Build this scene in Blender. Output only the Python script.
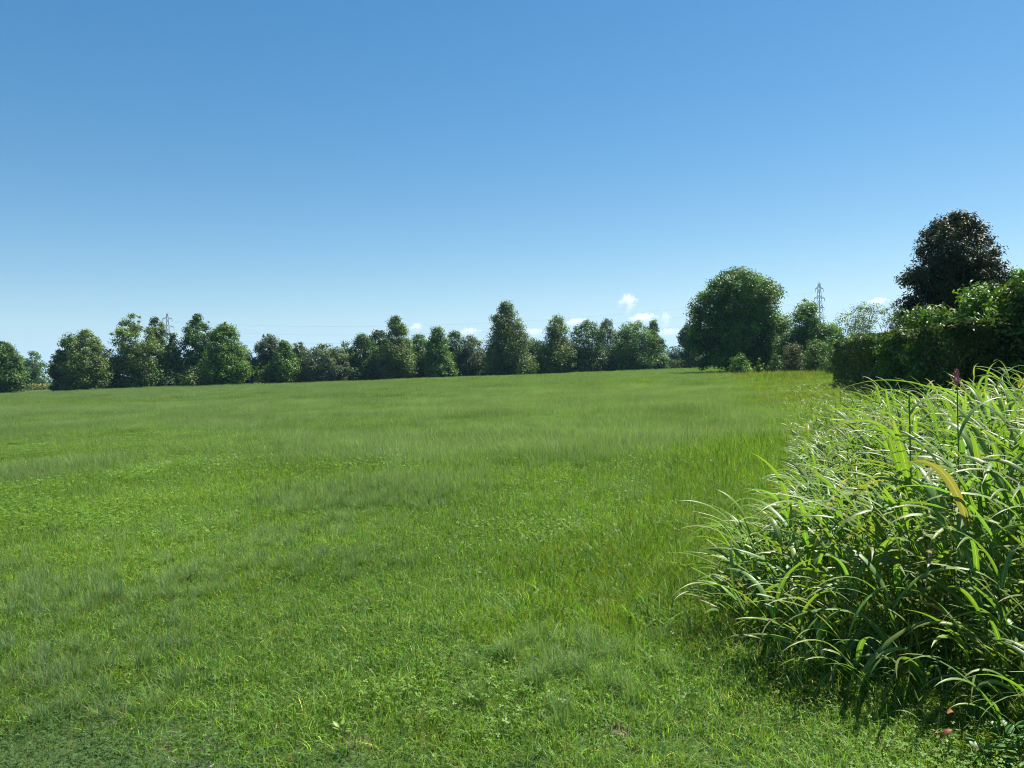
import bpy, math
import numpy as np
from mathutils import Vector, Matrix, Euler

R = math.radians
scene = bpy.context.scene
COL = scene.collection
for o in list(bpy.data.objects):
    bpy.data.objects.remove(o, do_unlink=True)

# ------------------------------------------------------------------ camera
FPX = 760.0
PITCH, ROLL, EYE = -1.36, 1.9, 1.65
cd = bpy.data.cameras.new('camera'); cam = bpy.data.objects.new('camera', cd); COL.objects.link(cam)
cd.sensor_width = 36.0; cd.lens = 36.0 * FPX / 1024.0
cd.clip_start = 0.05; cd.clip_end = 60000
CM = Matrix.Translation((0, 0, EYE)) @ Euler((R(90 + PITCH), 0, 0)).to_matrix().to_4x4() @ Matrix.Rotation(R(-ROLL), 4, 'Z')
cam.matrix_world = CM
scene.camera = cam
C3 = CM.to_3x3()

def at(x, y, Y):
    """world point on the line of sight of photo pixel (x, y) at depth Y metres"""
    d = C3 @ Vector(((x - 512) / FPX, (384 - y) / FPX, -1))
    return Vector((d.x * Y / d.y, Y, EYE + d.z * Y / d.y))

# ------------------------------------------------------------------ light
SUN_EL, SUN_AZ = 58.0, 54.0          # azimuth: degrees clockwise from +Y (view direction)
world = bpy.data.worlds.new('World'); scene.world = world; world.use_nodes = True
wn = world.node_tree; bg = wn.nodes['Background']
sky = wn.nodes.new('ShaderNodeTexSky'); sky.sky_type = 'NISHITA'; sky.sun_disc = False
sky.sun_elevation = R(SUN_EL); sky.sun_rotation = R(SUN_AZ)
sky.air_density = 1.0; sky.dust_density = 0.2; sky.ozone_density = 2.0; sky.altitude = 0
hs = wn.nodes.new('ShaderNodeHueSaturation'); hs.inputs['Saturation'].default_value = 1.56; hs.inputs['Hue'].default_value = 0.497
gm = wn.nodes.new('ShaderNodeGamma'); gm.inputs['Gamma'].default_value = 0.80
wn.links.new(sky.outputs[0], gm.inputs['Color']); wn.links.new(gm.outputs[0], hs.inputs['Color']); wn.links.new(hs.outputs[0], bg.inputs[0]); bg.inputs[1].default_value = 0.067
sd = bpy.data.lights.new('sun', 'SUN'); sun = bpy.data.objects.new('sun', sd); COL.objects.link(sun)
sd.energy = 5.0; sd.angle = R(0.53); sd.color = (1.0, 0.955, 0.88)
sdir = Vector((math.sin(R(SUN_AZ)) * math.cos(R(SUN_EL)), math.cos(R(SUN_AZ)) * math.cos(R(SUN_EL)), math.sin(R(SUN_EL))))
sun.rotation_euler = sdir.to_track_quat('Z', 'Y').to_euler(); sun.location = sdir * 300
vs = scene.view_settings
vs.view_transform = 'Standard'; vs.look = 'None'; vs.gamma = 1; vs.use_curve_mapping = False
vs.exposure = 1.29
scene.render.engine = 'CYCLES'
cy = scene.cycles
cy.max_bounces = 8; cy.diffuse_bounces = 3; cy.transmission_bounces = 4; cy.transparent_max_bounces = 8
cy.volume_bounces = 3; cy.pixel_filter_type = 'BLACKMAN_HARRIS'; cy.filter_width = 1.05; cy.use_denoising = True; cy.denoiser = 'OPENIMAGEDENOISE'; cy.denoising_input_passes = 'RGB_ALBEDO_NORMAL'; cy.denoising_prefilter = 'NONE'
cy.sample_clamp_indirect = 6
scene.render.film_transparent = False

# ------------------------------------------------------------------ helpers
rng = np.random.default_rng(7)

def mesh_np(name, V, F, attrs=None, smooth=False):
    """V (n,3) float, F (m,k) int with fixed k; attrs: {name: (n,4) colour or (n,) float}"""
    me = bpy.data.meshes.new(name)
    V = np.ascontiguousarray(V, dtype=np.float32); F = np.ascontiguousarray(F, dtype=np.int32)
    me.vertices.add(len(V)); me.vertices.foreach_set('co', V.ravel())
    k = F.shape[1]
    me.loops.add(F.size); me.loops.foreach_set('vertex_index', F.ravel())
    me.polygons.add(len(F)); me.polygons.foreach_set('loop_start', np.arange(0, F.size, k, dtype=np.int32))
    if smooth: me.polygons.foreach_set('use_smooth', np.ones(len(F), dtype=bool))
    for an, av in (attrs or {}).items():
        av = np.asarray(av, dtype=np.float32)
        if av.ndim == 2:
            a = me.attributes.new(an, 'FLOAT_COLOR', 'POINT')
            if av.shape[1] == 3: av = np.concatenate([av, np.ones((len(av), 1), np.float32)], 1)
            a.data.foreach_set('color', np.ascontiguousarray(av).ravel())
        else:
            a = me.attributes.new(an, 'FLOAT', 'POINT'); a.data.foreach_set('value', av)
    me.update(); me.validate()
    return me

def link(name, me, mat=None, parent=None, loc=None):
    o = bpy.data.objects.new(name, me); COL.objects.link(o)
    if mat is not None and not me.materials: me.materials.append(mat)
    if parent is not None: o.parent = parent
    if loc is not None: o.location = loc
    return o

def tag(o, label=None, cat=None, group=None, kind=None):
    if label: o['label'] = label
    if cat: o['category'] = cat
    if group: o['group'] = group
    if kind: o['kind'] = kind
    return o

def root(name, loc, label, cat, group=None):
    o = bpy.data.objects.new(name, None); COL.objects.link(o); o.location = loc
    o.empty_display_size = 0.3
    return tag(o, label, cat, group)

class Geo:
    """collects vertex/quad arrays with a colour per vertex and a coordinate across the leaf"""
    def __init__(s): s.V = []; s.F = []; s.C = []; s.A = []; s.n = 0
    def add(s, V, F, C, A=None):
        V = np.asarray(V, float).reshape(-1, 3); F = np.asarray(F, int)
        C = np.asarray(C, float)
        if C.ndim == 1: C = np.repeat(C[None, :], len(V), 0)
        s.V.append(V); s.F.append(F + s.n); s.C.append(C.reshape(-1, 3))
        s.A.append(np.ones(len(V)) if A is None else np.asarray(A, float).ravel()); s.n += len(V)
    def mesh(s, name, smooth=False):
        return mesh_np(name, np.concatenate(s.V), np.concatenate(s.F), {'col': np.concatenate(s.C), 'across': np.concatenate(s.A)}, smooth)

def nrm(a): return a / np.maximum(np.linalg.norm(a, axis=-1, keepdims=True), 1e-9)

def tube(g, P, rad, col, sides=5):
    P = np.asarray(P, float); n = len(P); rad = np.broadcast_to(np.asarray(rad, float), (n,))
    T = nrm(np.gradient(P, axis=0))
    ref = np.array([0.3, 1.0, 0.1]) if abs(T[0][2]) > .7 else np.array([0., 0, 1.])
    U = nrm(np.cross(T, ref)); W = np.cross(T, U)
    a = np.arange(sides) * 2 * math.pi / sides
    V = P[:, None, :] + rad[:, None, None] * (np.cos(a)[None, :, None] * U[:, None, :] + np.sin(a)[None, :, None] * W[:, None, :])
    i = np.arange(n - 1)[:, None] * sides; j = np.arange(sides)[None, :]; j2 = (j + 1) % sides
    F = np.stack([i + j, i + j2, i + sides + j2, i + sides + j], -1).reshape(-1, 4)
    g.add(V.reshape(-1, 3), F, col)

def vnoise(x, y, seed, scale):
    """cheap smooth noise 0..1 from sums of sines"""
    r = np.random.default_rng(seed); v = 0.0; w = 0.0
    for k in range(7):
        a = r.uniform(0, 2 * math.pi); f = r.uniform(.5, 1.7) / scale * 2 * math.pi / 2.2; p = r.uniform(0, 6.28)
        am = r.uniform(.5, 1)
        v = v + am * np.sin((x * math.cos(a) + y * math.sin(a)) * f + p + 1.3 * np.sin(y * f * .53 + p * 2)); w += am
    return np.clip(.5 + .85 * v / w, 0, 1)

def gz(x, y):
    x = np.asarray(x, float); y = np.asarray(y, float)
    d = np.sqrt(x * x + y * y); k = np.clip((160 - d) / 60, 0, 1)
    return k * (0.05 * (vnoise(x, y, 3, 5.0) - .5) + 0.12 * (vnoise(x, y, 4, 26.0) - .5)) - 0.0

# ------------------------------------------------------------------ materials
def nd(nt, t, **kw):
    n = nt.nodes.new(t)
    for k, v in kw.items(): setattr(n, k, v)
    return n

def leaf_mat(name, rough=.5, spec=.4, trans=.35, tcol=(1.25, 1.35, .45), vary=.25, midrib=None, nscale=3.0, tint=(1, 1, 1)):
    m = bpy.data.materials.new(name); m.use_nodes = True; nt = m.node_tree; L = nt.links.new
    p = nt.nodes['Principled BSDF']; out = nt.nodes['Material Output']
    at_ = nd(nt, 'ShaderNodeAttribute', attribute_name='col')
    geo = nd(nt, 'ShaderNodeNewGeometry')
    nz = nd(nt, 'ShaderNodeTexNoise'); nz.inputs['Scale'].default_value = nscale; nz.inputs['Detail'].default_value = 2
    L(geo.outputs['Position'], nz.inputs['Vector'])
    mr = nd(nt, 'ShaderNodeMapRange'); mr.inputs['From Min'].default_value = .25; mr.inputs['From Max'].default_value = .75
    mr.inputs['To Min'].default_value = 1 - vary; mr.inputs['To Max'].default_value = 1 + vary
    L(nz.outputs['Fac'], mr.inputs['Value'])
    vm = nd(nt, 'ShaderNodeVectorMath', operation='SCALE'); L(at_.outputs['Color'], vm.inputs[0]); L(mr.outputs[0], vm.inputs['Scale'])
    tv = nd(nt, 'ShaderNodeVectorMath', operation='MULTIPLY'); L(vm.outputs[0], tv.inputs[0]); tv.inputs[1].default_value = tint
    col = tv.outputs[0]
    if midrib:
        ac = nd(nt, 'ShaderNodeAttribute', attribute_name='across')
        ab = nd(nt, 'ShaderNodeMath', operation='ABSOLUTE'); L(ac.outputs['Fac'], ab.inputs[0])
        lt = nd(nt, 'ShaderNodeMath', operation='LESS_THAN'); L(ab.outputs[0], lt.inputs[0]); lt.inputs[1].default_value = .13
        mx = nd(nt, 'ShaderNodeMix', data_type='RGBA'); L(lt.outputs[0], mx.inputs['Factor'])
        L(col, mx.inputs[6]); mx.inputs[7].default_value = (*midrib, 1)
        col = mx.outputs[2]
    L(col, p.inputs['Base Color']); p.inputs['Roughness'].default_value = rough
    p.inputs['Specular IOR Level'].default_value = spec
    tr = nd(nt, 'ShaderNodeBsdfTranslucent')
    v2 = nd(nt, 'ShaderNodeVectorMath', operation='MULTIPLY'); L(col, v2.inputs[0]); v2.inputs[1].default_value = tcol
    L(v2.outputs[0], tr.inputs['Color'])
    mx2 = nd(nt, 'ShaderNodeMixShader'); mx2.inputs[0].default_value = trans
    L(p.outputs[0], mx2.inputs[1]); L(tr.outputs[0], mx2.inputs[2]); L(mx2.outputs[0], out.inputs['Surface'])
    return m

def plain_mat(name, col, rough=.8, c2=None, scale=4, metal=0, bump=0, spec=.3, use_col=False):
    m = bpy.data.materials.new(name); m.use_nodes = True; nt = m.node_tree; L = nt.links.new
    p = nt.nodes['Principled BSDF']; p.inputs['Roughness'].default_value = rough; p.inputs['Metallic'].default_value = metal
    p.inputs['Specular IOR Level'].default_value = spec
    geo = nd(nt, 'ShaderNodeNewGeometry')
    nz = nd(nt, 'ShaderNodeTexNoise'); nz.inputs['Scale'].default_value = scale; nz.inputs['Detail'].default_value = 6
    L(geo.outputs['Position'], nz.inputs['Vector'])
    mx = nd(nt, 'ShaderNodeMix', data_type='RGBA'); L(nz.outputs['Fac'], mx.inputs['Factor'])
    mx.inputs[6].default_value = (*col, 1); mx.inputs[7].default_value = (*(c2 or [c * .6 for c in col]), 1)
    L(mx.outputs[2], p.inputs['Base Color'])
    if bump:
        b = nd(nt, 'ShaderNodeBump'); b.inputs['Strength'].default_value = bump; b.inputs['Distance'].default_value = .05
        L(nz.outputs['Fac'], b.inputs['Height']); L(b.outputs[0], p.inputs['Normal'])
    return m

M_grass = leaf_mat('grass_blades', rough=.5, spec=.18, trans=.42, tcol=(1.18, 1.36, .42), vary=.22, nscale=.35)
M_tall = leaf_mat('tall_grass_leaves', rough=.42, spec=.30, trans=.42, tcol=(1.25, 1.35, .4), vary=.15, midrib=(.24, .32, .12), nscale=2)
M_tree = leaf_mat('tree_leaves', rough=.5, spec=.22, trans=.30, vary=.25, nscale=.45)
M_shrub = leaf_mat('shrub_leaves', rough=.45, spec=.28, trans=.34, tcol=(1.3, 1.4, .4), vary=.2, nscale=1.2)
M_dark = leaf_mat('dark_tree_leaves', rough=.42, spec=.20, trans=.15, tcol=(1.25, 1.1, .5), vary=.3, nscale=1.3)
M_bark = plain_mat('bark', (.085, .07, .055), .9, (.04, .034, .028), 9, bump=.4)
M_steel = plain_mat('galvanised_steel', (.16, .17, .18), .55, (.1, .11, .12), 1, metal=.4)
M_stone = plain_mat('pale_stone', (.42, .38, .33), .9, (.28, .25, .21), 30, bump=.3)
M_dead = plain_mat('dead_leaf', (.26, .10, .035), .7, (.12, .05, .02), 60)
M_rock = plain_mat('wooded_hill', (.05, .075, .04), .95, (.09, .1, .07), .004)

def ground_mat():
    m = bpy.data.materials.new('meadow_soil'); m.use_nodes = True; nt = m.node_tree; L = nt.links.new
    p = nt.nodes['Principled BSDF']; p.inputs['Roughness'].default_value = .95; p.inputs['Specular IOR Level'].default_value = .1
    geo = nd(nt, 'ShaderNodeNewGeometry')
    n1 = nd(nt, 'ShaderNodeTexNoise'); n1.inputs['Scale'].default_value = .25; n1.inputs['Detail'].default_value = 8
    n2 = nd(nt, 'ShaderNodeTexNoise'); n2.inputs['Scale'].default_value = 14; n2.inputs['Detail'].default_value = 6
    L(geo.outputs['Position'], n1.inputs['Vector']); L(geo.outputs['Position'], n2.inputs['Vector'])
    green = nd(nt, 'ShaderNodeMix', data_type='RGBA'); L(n1.outputs['Fac'], green.inputs['Factor'])
    green.inputs[6].default_value = (.040, .066, .014, 1); green.inputs[7].default_value = (.065, .092, .024, 1)
    soil = nd(nt, 'ShaderNodeMix', data_type='RGBA'); L(n2.outputs['Fac'], soil.inputs['Factor'])
    soil.inputs[6].default_value = (.10, .075, .05, 1); soil.inputs[7].default_value = (.21, .17, .125, 1)
    s = nd(nt, 'ShaderNodeAttribute', attribute_name='soil')
    f = nd(nt, 'ShaderNodeMath', operation='MULTIPLY_ADD'); L(n2.outputs['Fac'], f.inputs[0]); f.inputs[1].default_value = .5; L(s.outputs['Fac'], f.inputs[2])
    f2 = nd(nt, 'ShaderNodeMapRange'); f2.inputs['From Min'].default_value = .45; f2.inputs['From Max'].default_value = .75; L(f.outputs[0], f2.inputs['Value'])
    mx = nd(nt, 'ShaderNodeMix', data_type='RGBA'); L(f2.outputs[0], mx.inputs['Factor']); L(green.outputs[2], mx.inputs[6]); L(soil.outputs[2], mx.inputs[7])
    L(mx.outputs[2], p.inputs['Base Color'])
    b = nd(nt, 'ShaderNodeBump'); b.inputs['Strength'].default_value = .6; b.inputs['Distance'].default_value = .03
    L(n2.outputs['Fac'], b.inputs['Height']); L(b.outputs[0], p.inputs['Normal'])
    return m
M_ground = ground_mat()

# ------------------------------------------------------------------ ground
def make_ground():
    rr = np.concatenate([[0.001], np.arange(.5, 8, .12), np.arange(8, 30, .6), np.arange(30, 170, 3.0), [220, 320, 500, 900, 1600, 3000, 5000, 8900]])
    na = 360
    a = np.linspace(0, 2 * math.pi, na, endpoint=False)
    X = rr[:, None] * np.sin(a)[None, :]; Y = rr[:, None] * np.cos(a)[None, :]
    Z = gz(X, Y)
    soil = np.zeros_like(X)
    soil += np.clip((3.72 - Y) / .5, 0, 1) * np.clip((-.5 - X + 0) / 1.5 + .6, 0, 1) * .5 * (vnoise(X, Y, 31, .5))
    soil += 1.0 * np.exp(-((X + .77) ** 2 + (Y - 3.46) ** 2) / .07 ** 2)
    for k in range(26):
        sx, sy = rng.uniform(-4, 2), rng.uniform(3, 8)
        soil += .8 * np.exp(-((X - sx) ** 2 + (Y - sy) ** 2) / rng.uniform(.04, .12) ** 2)
    V = np.stack([X, Y, Z], -1).reshape(-1, 3)
    i = np.arange(len(rr) - 1)[:, None] * na; j = np.arange(na)[None, :]; j2 = (j + 1) % na
    F = np.stack([i + j, i + na + j, i + na + j2, i + j2], -1).reshape(-1, 4)
    me = mesh_np('ground', V, F[:, ::-1], {'soil': np.clip(soil, 0, 1).ravel()}, True)
    tag(link('ground', me, M_ground), kind='structure')
make_ground()

# field edge on the right: x of the boundary at depth y
BY = np.array([2.0, 3.1, 3.7, 4.5, 8, 17, 30, 45, 66, 80, 140]); BX = np.array([3.4, 2.30, 1.60, 1.27, 3.1, 6.7, 10.3, 14, 19, 21.5, 33])
def xb(y): return np.interp(y, BY, BX)

# far edge of the meadow (foot of the tree line)
def yfar(x): return np.interp(x, [-90, -63, 23, 60], [90, 94, 120, 131])

# distant hills (blue through the haze)
def make_hills():
    n = 260; x = np.linspace(-6200, 6800, n)
    hgt = 40 + 150 * vnoise(x, x * 0, 12, 1600) * np.clip((x + 600) / 1200, .12, 1) + 16 * vnoise(x, x * 0, 13, 380) - 10
    hgt = np.where(x < 500, hgt * .62, hgt)
    rows = []
    for t, k in ((0, 0), (.12, .22), (.3, .5), (.5, .8), (.7, 1.0), (1, .5)):
        y = 6600 + t * 1200 + 60 * vnoise(x, x * 0 + t * 900, 14, 500) - (x / 6800) ** 2 * 1500
        z = hgt * k * (1 + .12 * (vnoise(x, x * 0 + t * 3000, 15, 260) - .5)) - (4 if k == 0 else 0)
        rows.append(np.stack([x, y, z], -1))
    V = np.concatenate(rows); i = np.arange(5)[:, None] * n; j = np.arange(n - 1)[None, :]
    F = np.stack([i + j, i + j + 1, i + n + j + 1, i + n + j], -1).reshape(-1, 4)
    tag(link('hills', mesh_np('hills', V, F, None, True), M_rock), kind='structure')
make_hills()

# ------------------------------------------------------------------ leaf generators
def rnd_dirs(n, r):
    v = r.normal(size=(n, 3)); return nrm(v)

def leaves_quads(g, P, N, size, asp, cols, r, fold=.0, droop=.0):
    """pointed leaf made of two quads folded on the midrib; P centres, N normals"""
    n = len(P)
    d = nrm(np.cross(N, rnd_dirs(n, r))); d[:, 2] -= droop; d = nrm(d)
    s = nrm(np.cross(d, N)); N2 = np.cross(s, d)
    L = (size * r.uniform(.65, 1.25, n))[:, None]; W = L * asp
    if fold <= 0:
        V = np.stack([P - d * L / 2, P + s * W / 2 - d * L * .05, P + d * L / 2, P - s * W / 2 - d * L * .05], 1)
        F = np.arange(n * 4).reshape(n, 4)
        g.add(V.reshape(-1, 3), F, np.repeat(cols, 4, 0))
    else:
        up = N2 * W * fold
        a = P - d * L / 2; t = P + d * L / 2 - N2 * L * .12
        m1 = P - d * L * .12
        V = np.stack([a, m1 + s * W / 2 + up, P + s * W * .36 + d * L * .22 + up * .6, t, P - s * W * .36 + d * L * .22 + up * .6, m1 - s * W / 2 + up], 1)
        b = np.arange(n)[:, None] * 6
        F = np.concatenate([b + np.array([[0, 1, 2, 3]]), b + np.array([[0, 3, 4, 5]])])
        g.add(V.reshape(-1, 3), F, np.repeat(cols, 6, 0))

def palette(n, base, r, spread=.18, hue=.12, warm=0.0):
    c = np.repeat(np.asarray(base, float)[None, :], n, 0)
    b = np.exp(r.normal(0, spread, n))[:, None]; h = r.normal(0, hue, n)
    c = c * b; c[:, 0] *= np.exp(h + warm); c[:, 2] *= np.exp(-h * .5)
    return np.clip(c, .004, .6)

SHAPES = {
    'full':  lambda t: np.where(t < .4, .88 + .12 * t / .4, np.clip(1 - (np.clip(t - .4, 0, 1) / .6) ** 2.6, 0, 1) ** .5),
    'round': lambda t: np.sqrt(np.clip(1 - (2 * t - 1) ** 2, 0, 1)) ** .85,
    'dome':  lambda t: np.where(t < .45, .84 + .16 * t / .45, np.sqrt(np.clip(1 - ((t - .45) / .55) ** 2, 0, 1))),
    'cone':  lambda t: np.clip(1.02 - t, 0, 1) ** .60 * np.clip(.80 + t * 2, 0, 1) * 1.06,
    'oval':  lambda t: np.where(t < .35, .78 + .22 * t / .35, np.sqrt(np.clip(1 - ((t - .35) / .65) ** 2, 0, 1)) ** 1.15),
    'vase':  lambda t: np.clip(.42 + .75 * t, 0, 1) * np.sqrt(np.clip(1 - np.clip((t - .55) / .45, 0, 1) ** 2, 0, 1)),
}

def crown_tree(name, label, cat, base, H, W, shape='dome', low=.08, leaf=.2, asp=.62, n_leaf=9000, n_clump=90, clump=.16,
               col=(.045, .085, .022), col2=None, mat=None, seed=1, trunk_r=None, group=None, fold=0, depth=None, gap=0.0,
               limbs=12, stems=1, hue=.12, droop=0.0, shellness=.45, spread=.18, lobe=1.0):
    r = np.random.default_rng(seed)
    rt = root(name, base, label, cat, group)
    D = (depth or W)
    f = SHAPES[shape]
    # clump centres inside an uneven envelope
    nc = n_clump; t = r.uniform(0, 1, nc * 3); keep = r.uniform(0, 1, nc * 3) < f(t) + .25; t = t[keep][:nc]; nc = len(t)
    ang = r.uniform(0, 2 * math.pi, nc)
    q = r.uniform(0, 1, nc) ** shellness
    lobes = 1 + lobe * (.16 * np.sin(ang * 2 + r.uniform(0, 6) + t * 4) + .12 * np.sin(ang * 3 + r.uniform(0, 6) - t * 7) + .09 * np.sin(t * 17 + r.uniform(0, 6) + ang))
    rc = clump * min(W, H) * r.choice([.55, .8, 1.1, 1.5], nc) * (1.15 - .5 * t)
    rad = np.clip(np.maximum(f(t), .12) * q * lobes, 0, 1.15)
    z0 = low * H
    cz = z0 + rc * .4 + t * (H - z0 - rc * 1.05)
    cx = np.cos(ang) * rad * np.maximum(W / 2 - rc * .35, 0); cyy = np.sin(ang) * rad * np.maximum(D / 2 - rc * .35, 0)
    cen = np.stack([cx, cyy, cz], -1)
    if gap > 0:
        k = vnoise(cx + 7 * seed, cz, seed + 5, W * .5) > gap; k |= r.uniform(0, 1, nc) < .15
        cen = cen[k]; rc = rc[k]; nc = len(cen)
    cb = np.exp(r.normal(0, .24, nc))
    w = rc ** 2; idx = r.choice(nc, n_leaf, p=w / w.sum())
    dv = rnd_dirs(n_leaf, r); dv[:, 2] = dv[:, 2] * .75 + .1
    rr_ = rc[idx] * np.clip(r.normal(.78, .24, n_leaf), .05, 1.15)
    P = cen[idx] + dv * rr_[:, None]
    P[:, 2] = np.maximum(P[:, 2], .06)
    N = nrm(dv * .8 + rnd_dirs(n_leaf, r) * .6 + np.array([0, 0, .45]))
    cols = palette(n_leaf, col, r, spread, hue) * cb[idx][:, None]
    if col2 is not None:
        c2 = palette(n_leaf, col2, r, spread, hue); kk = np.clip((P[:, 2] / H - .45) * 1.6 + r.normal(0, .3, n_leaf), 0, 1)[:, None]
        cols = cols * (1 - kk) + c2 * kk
    g = Geo(); leaves_quads(g, P, N, np.full(n_leaf, leaf), asp, cols, r, fold, droop)
    link('crown', g.mesh('crown'), mat or M_tree, rt)
    # trunk with limbs
    tg = Geo(); tr = trunk_r or H * .016
    for sidx in range(stems):
        off = np.array([r.normal(0, .12 * W if stems > 1 else 0.0), r.normal(0, .1 * W if stems > 1 else 0), 0])
        topx = np.array([r.normal(0, .05 * W), r.normal(0, .05 * W), 0]) + off * 2.2
        s = np.linspace(0, 1, 9)[:, None]
        Pt = off * .4 * (1 - s) + topx * s ** 1.5 + np.array([0, 0, 1.]) * s * H * .86 + np.stack([np.sin(s[:, 0] * 7 + seed) * .012 * H, np.cos(s[:, 0] * 6 + seed) * .012 * H, 0 * s[:, 0]], -1) * s
        Pt[0, 2] = -.12
        rd = tr / math.sqrt(stems) * np.array([1.5, 1.05, .92, .8, .66, .52, .38, .25, .1])
        tube(tg, Pt, rd, (1, 1, 1), 7)
        for k in r.choice(nc, min(limbs, nc), replace=False):
            tgt = cen[k]; st = np.clip((tgt[2] / H - .25) * .8, .12, .8); p0 = np.array([np.interp(st, s[:, 0], Pt[:, c]) for c in range(3)])
            u = np.linspace(0, 1, 6)[:, None]
            mid = (p0 + tgt) / 2 + np.array([0, 0, -.06 * H * .5])
            L = (1 - u) ** 2 * p0 + 2 * u * (1 - u) * mid + u ** 2 * tgt
            r0 = np.interp(st, s[:, 0], rd) * .5
            tube(tg, L, r0 * np.linspace(1, .15, 6), (1, 1, 1), 5)
    link('trunk', tg.mesh('trunk', True), M_bark, rt)
    return rt

def box_foliage(P0, P1, h, w, n, r, hvar=.1):
    """points through a long leafy body from P0 to P1 (2-D), denser to its skin, with outward normals"""
    P0 = np.array(P0, float); P1 = np.array(P1, float); Ld = np.linalg.norm(P1 - P0); d = (P1 - P0) / Ld; sd_ = np.array([d[1], -d[0]])
    u = r.uniform(-.01, 1.01, n); a = r.uniform(-1, 1, n); b = r.uniform(0, 1, n)
    face = r.uniform(0, 1, n); depth = np.abs(r.normal(0, .14, n))
    hh = h * (1 + hvar * (vnoise(u * Ld, u * 0, 5, 1.7) - .5) * 2 + hvar * .5 * (vnoise(u * Ld, u * 0 + 3, 6, .5) - .5))
    top = face < .3
    N = np.zeros((n, 3)); off = np.where(top, a * w / 2, np.sign(a) * (w / 2 - depth * w))
    off += .12 * w * (vnoise(u * Ld, b * h, 8, .9) - .5) * np.sign(a)
    z = np.where(top, hh - depth * .5, b ** .85 * hh)
    end = r.uniform(0, 1, n) < w / Ld * .8; u = np.where(end, np.round(np.clip(u, 0, 1)) + r.normal(0, .02, n) * 2 / max(Ld, 1), u); off = np.where(end, a * w / 2, off)
    N[:, 0] = sd_[0] * np.sign(a) * ~top; N[:, 1] = sd_[1] * np.sign(a) * ~top; N[:, 2] = np.where(top, 1, .25)
    X = P0[0] + d[0] * u * Ld + sd_[0] * off; Y = P0[1] + d[1] * u * Ld + sd_[1] * off
    return np.stack([X, Y, z], -1), N

# ------------------------------------------------------------------ the far tree line
GREEN = (.062, .122, .024); MID = (.080, .156, .024); BRIGHT = (.092, .176, .020); GREY = (.095, .135, .070); YELL = (.104, .158, .034); DARK = (.040, .078, .022)
HEDGEROW = 'trees of the row at the far edge of the meadow'
# x, top y, width px, extra depth, shape, colour, low, gap, leaves, clump, label
TREES = [
 (2, 341, 40, -3, 'oval', GREEN, .02, 0, 8000, .17, 'dark green tree cut by the left edge of the photo'),
 (60, 350, 20, 2, 'dome', GREEN, .02, 0, 5000, .2, 'short tree leaning into the left flank of the broad round tree'),
 (82, 329, 44, 0, 'full', YELL, .01, 0, 10500, .15, 'broad round yellowish green tree standing alone beside a gap'),
 (133, 313, 47, 3, 'oval', YELL, .12, .40, 7500, .13, 'tall airy tree with sky showing through its crown'),
 (155, 316, 26, 6, 'oval', YELL, .05, .1, 4500, .18, 'slim yellowish tree touching the airy tree, left of the pylon'),
 (172, 333, 22, 3, 'cone', GREEN, .02, 0, 3600, .2, 'narrow tree directly under the left pylon'),
 (198, 313, 34, 4, 'oval', GREEN, .02, .1, 7500, .15, 'tall grey green tree with a notched top, right of the left pylon'),
 (224, 322, 46, -3, 'cone', BRIGHT, .01, 0, 9500, .15, 'bright green cone shaped tree in front of the notched tree'),
 (245, 345, 22, 3, 'oval', GREY, .05, .1, 3200, .2, 'small greyish tree on the right flank of the bright cone'),
 (268, 333, 26, 3, 'round', GREY, .1, .15, 4800, .18, 'silvery willow just right of the blue gap in the row'),
 (284, 339, 30, -1, 'cone', BRIGHT, .02, 0, 5000, .17, 'bright green small tree in front of two silvery ones'),
 (299, 340, 18, 3, 'oval', GREY, .08, .1, 2600, .22, 'thin silvery tree with a pointed top'),
 (324, 343, 42, 0, 'dome', GREY, .02, .1, 6500, .15, 'low wide grey willow in the middle of the row'),
 (345, 341, 24, 3, 'oval', GREEN, .02, 0, 3600, .2, 'small tree between the wide grey willow and the dark ones'),
 (363, 333, 28, 2, 'oval', GREEN, .02, 0, 5000, .18, 'medium dark tree two left of the peaked one'),
 (378, 329, 24, 4, 'oval', DARK, .02, 0, 4600, .18, 'dark tree at the left shoulder of the peaked one'),
 (396, 315, 36, 0, 'cone', YELL, .02, 0, 8500, .15, 'tall peaked yellowish tree rising over the dark middle of the row'),
 (419, 333, 24, 3, 'oval', MID, .02, 0, 4200, .2, 'fresh green tree at the right shoulder of the peaked one'),
 (437, 325, 27, -1, 'cone', MID, .01, 0, 5800, .17, 'pointed tree with pale lower leaves below a small cloud'),
 (454, 330, 24, 3, 'oval', GREEN, .02, 0, 4200, .2, 'medium tree between the pointed tree and the blue grey willow'),
 (471, 334, 28, 2, 'dome', GREY, .02, .05, 4600, .18, 'blue grey willow left of the tallest middle tree'),
 (506, 300, 45, -3, 'cone', YELL, .02, 0, 12500, .14, 'tallest tree in the middle of the row, with a narrow top'),
 (532, 337, 26, 3, 'oval', DARK, .02, 0, 4200, .2, 'short dark tree right of the tallest middle tree'),
 (556, 314, 38, 0, 'cone', YELL, .02, .05, 8500, .15, 'peaked yellowish tree with pale leaves low on its front'),
 (588, 320, 32, 1, 'dome', GREEN, .02, 0, 6800, .16, 'square topped dark tree below the highest white cloud'),
 (607, 317, 20, 5, 'oval', GREY, .02, .1, 3600, .2, 'slender pale grey tree rising behind the square topped one'),
 (634, 320, 38, 0, 'dome', MID, .01, .05, 8200, .15, 'wide fresh green tree with a flat top near the end of the row'),
 (654, 319, 22, 1, 'cone', MID, .01, 0, 5200, .18, 'last tree of the row before the view to the blue hills'),
]
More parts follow.
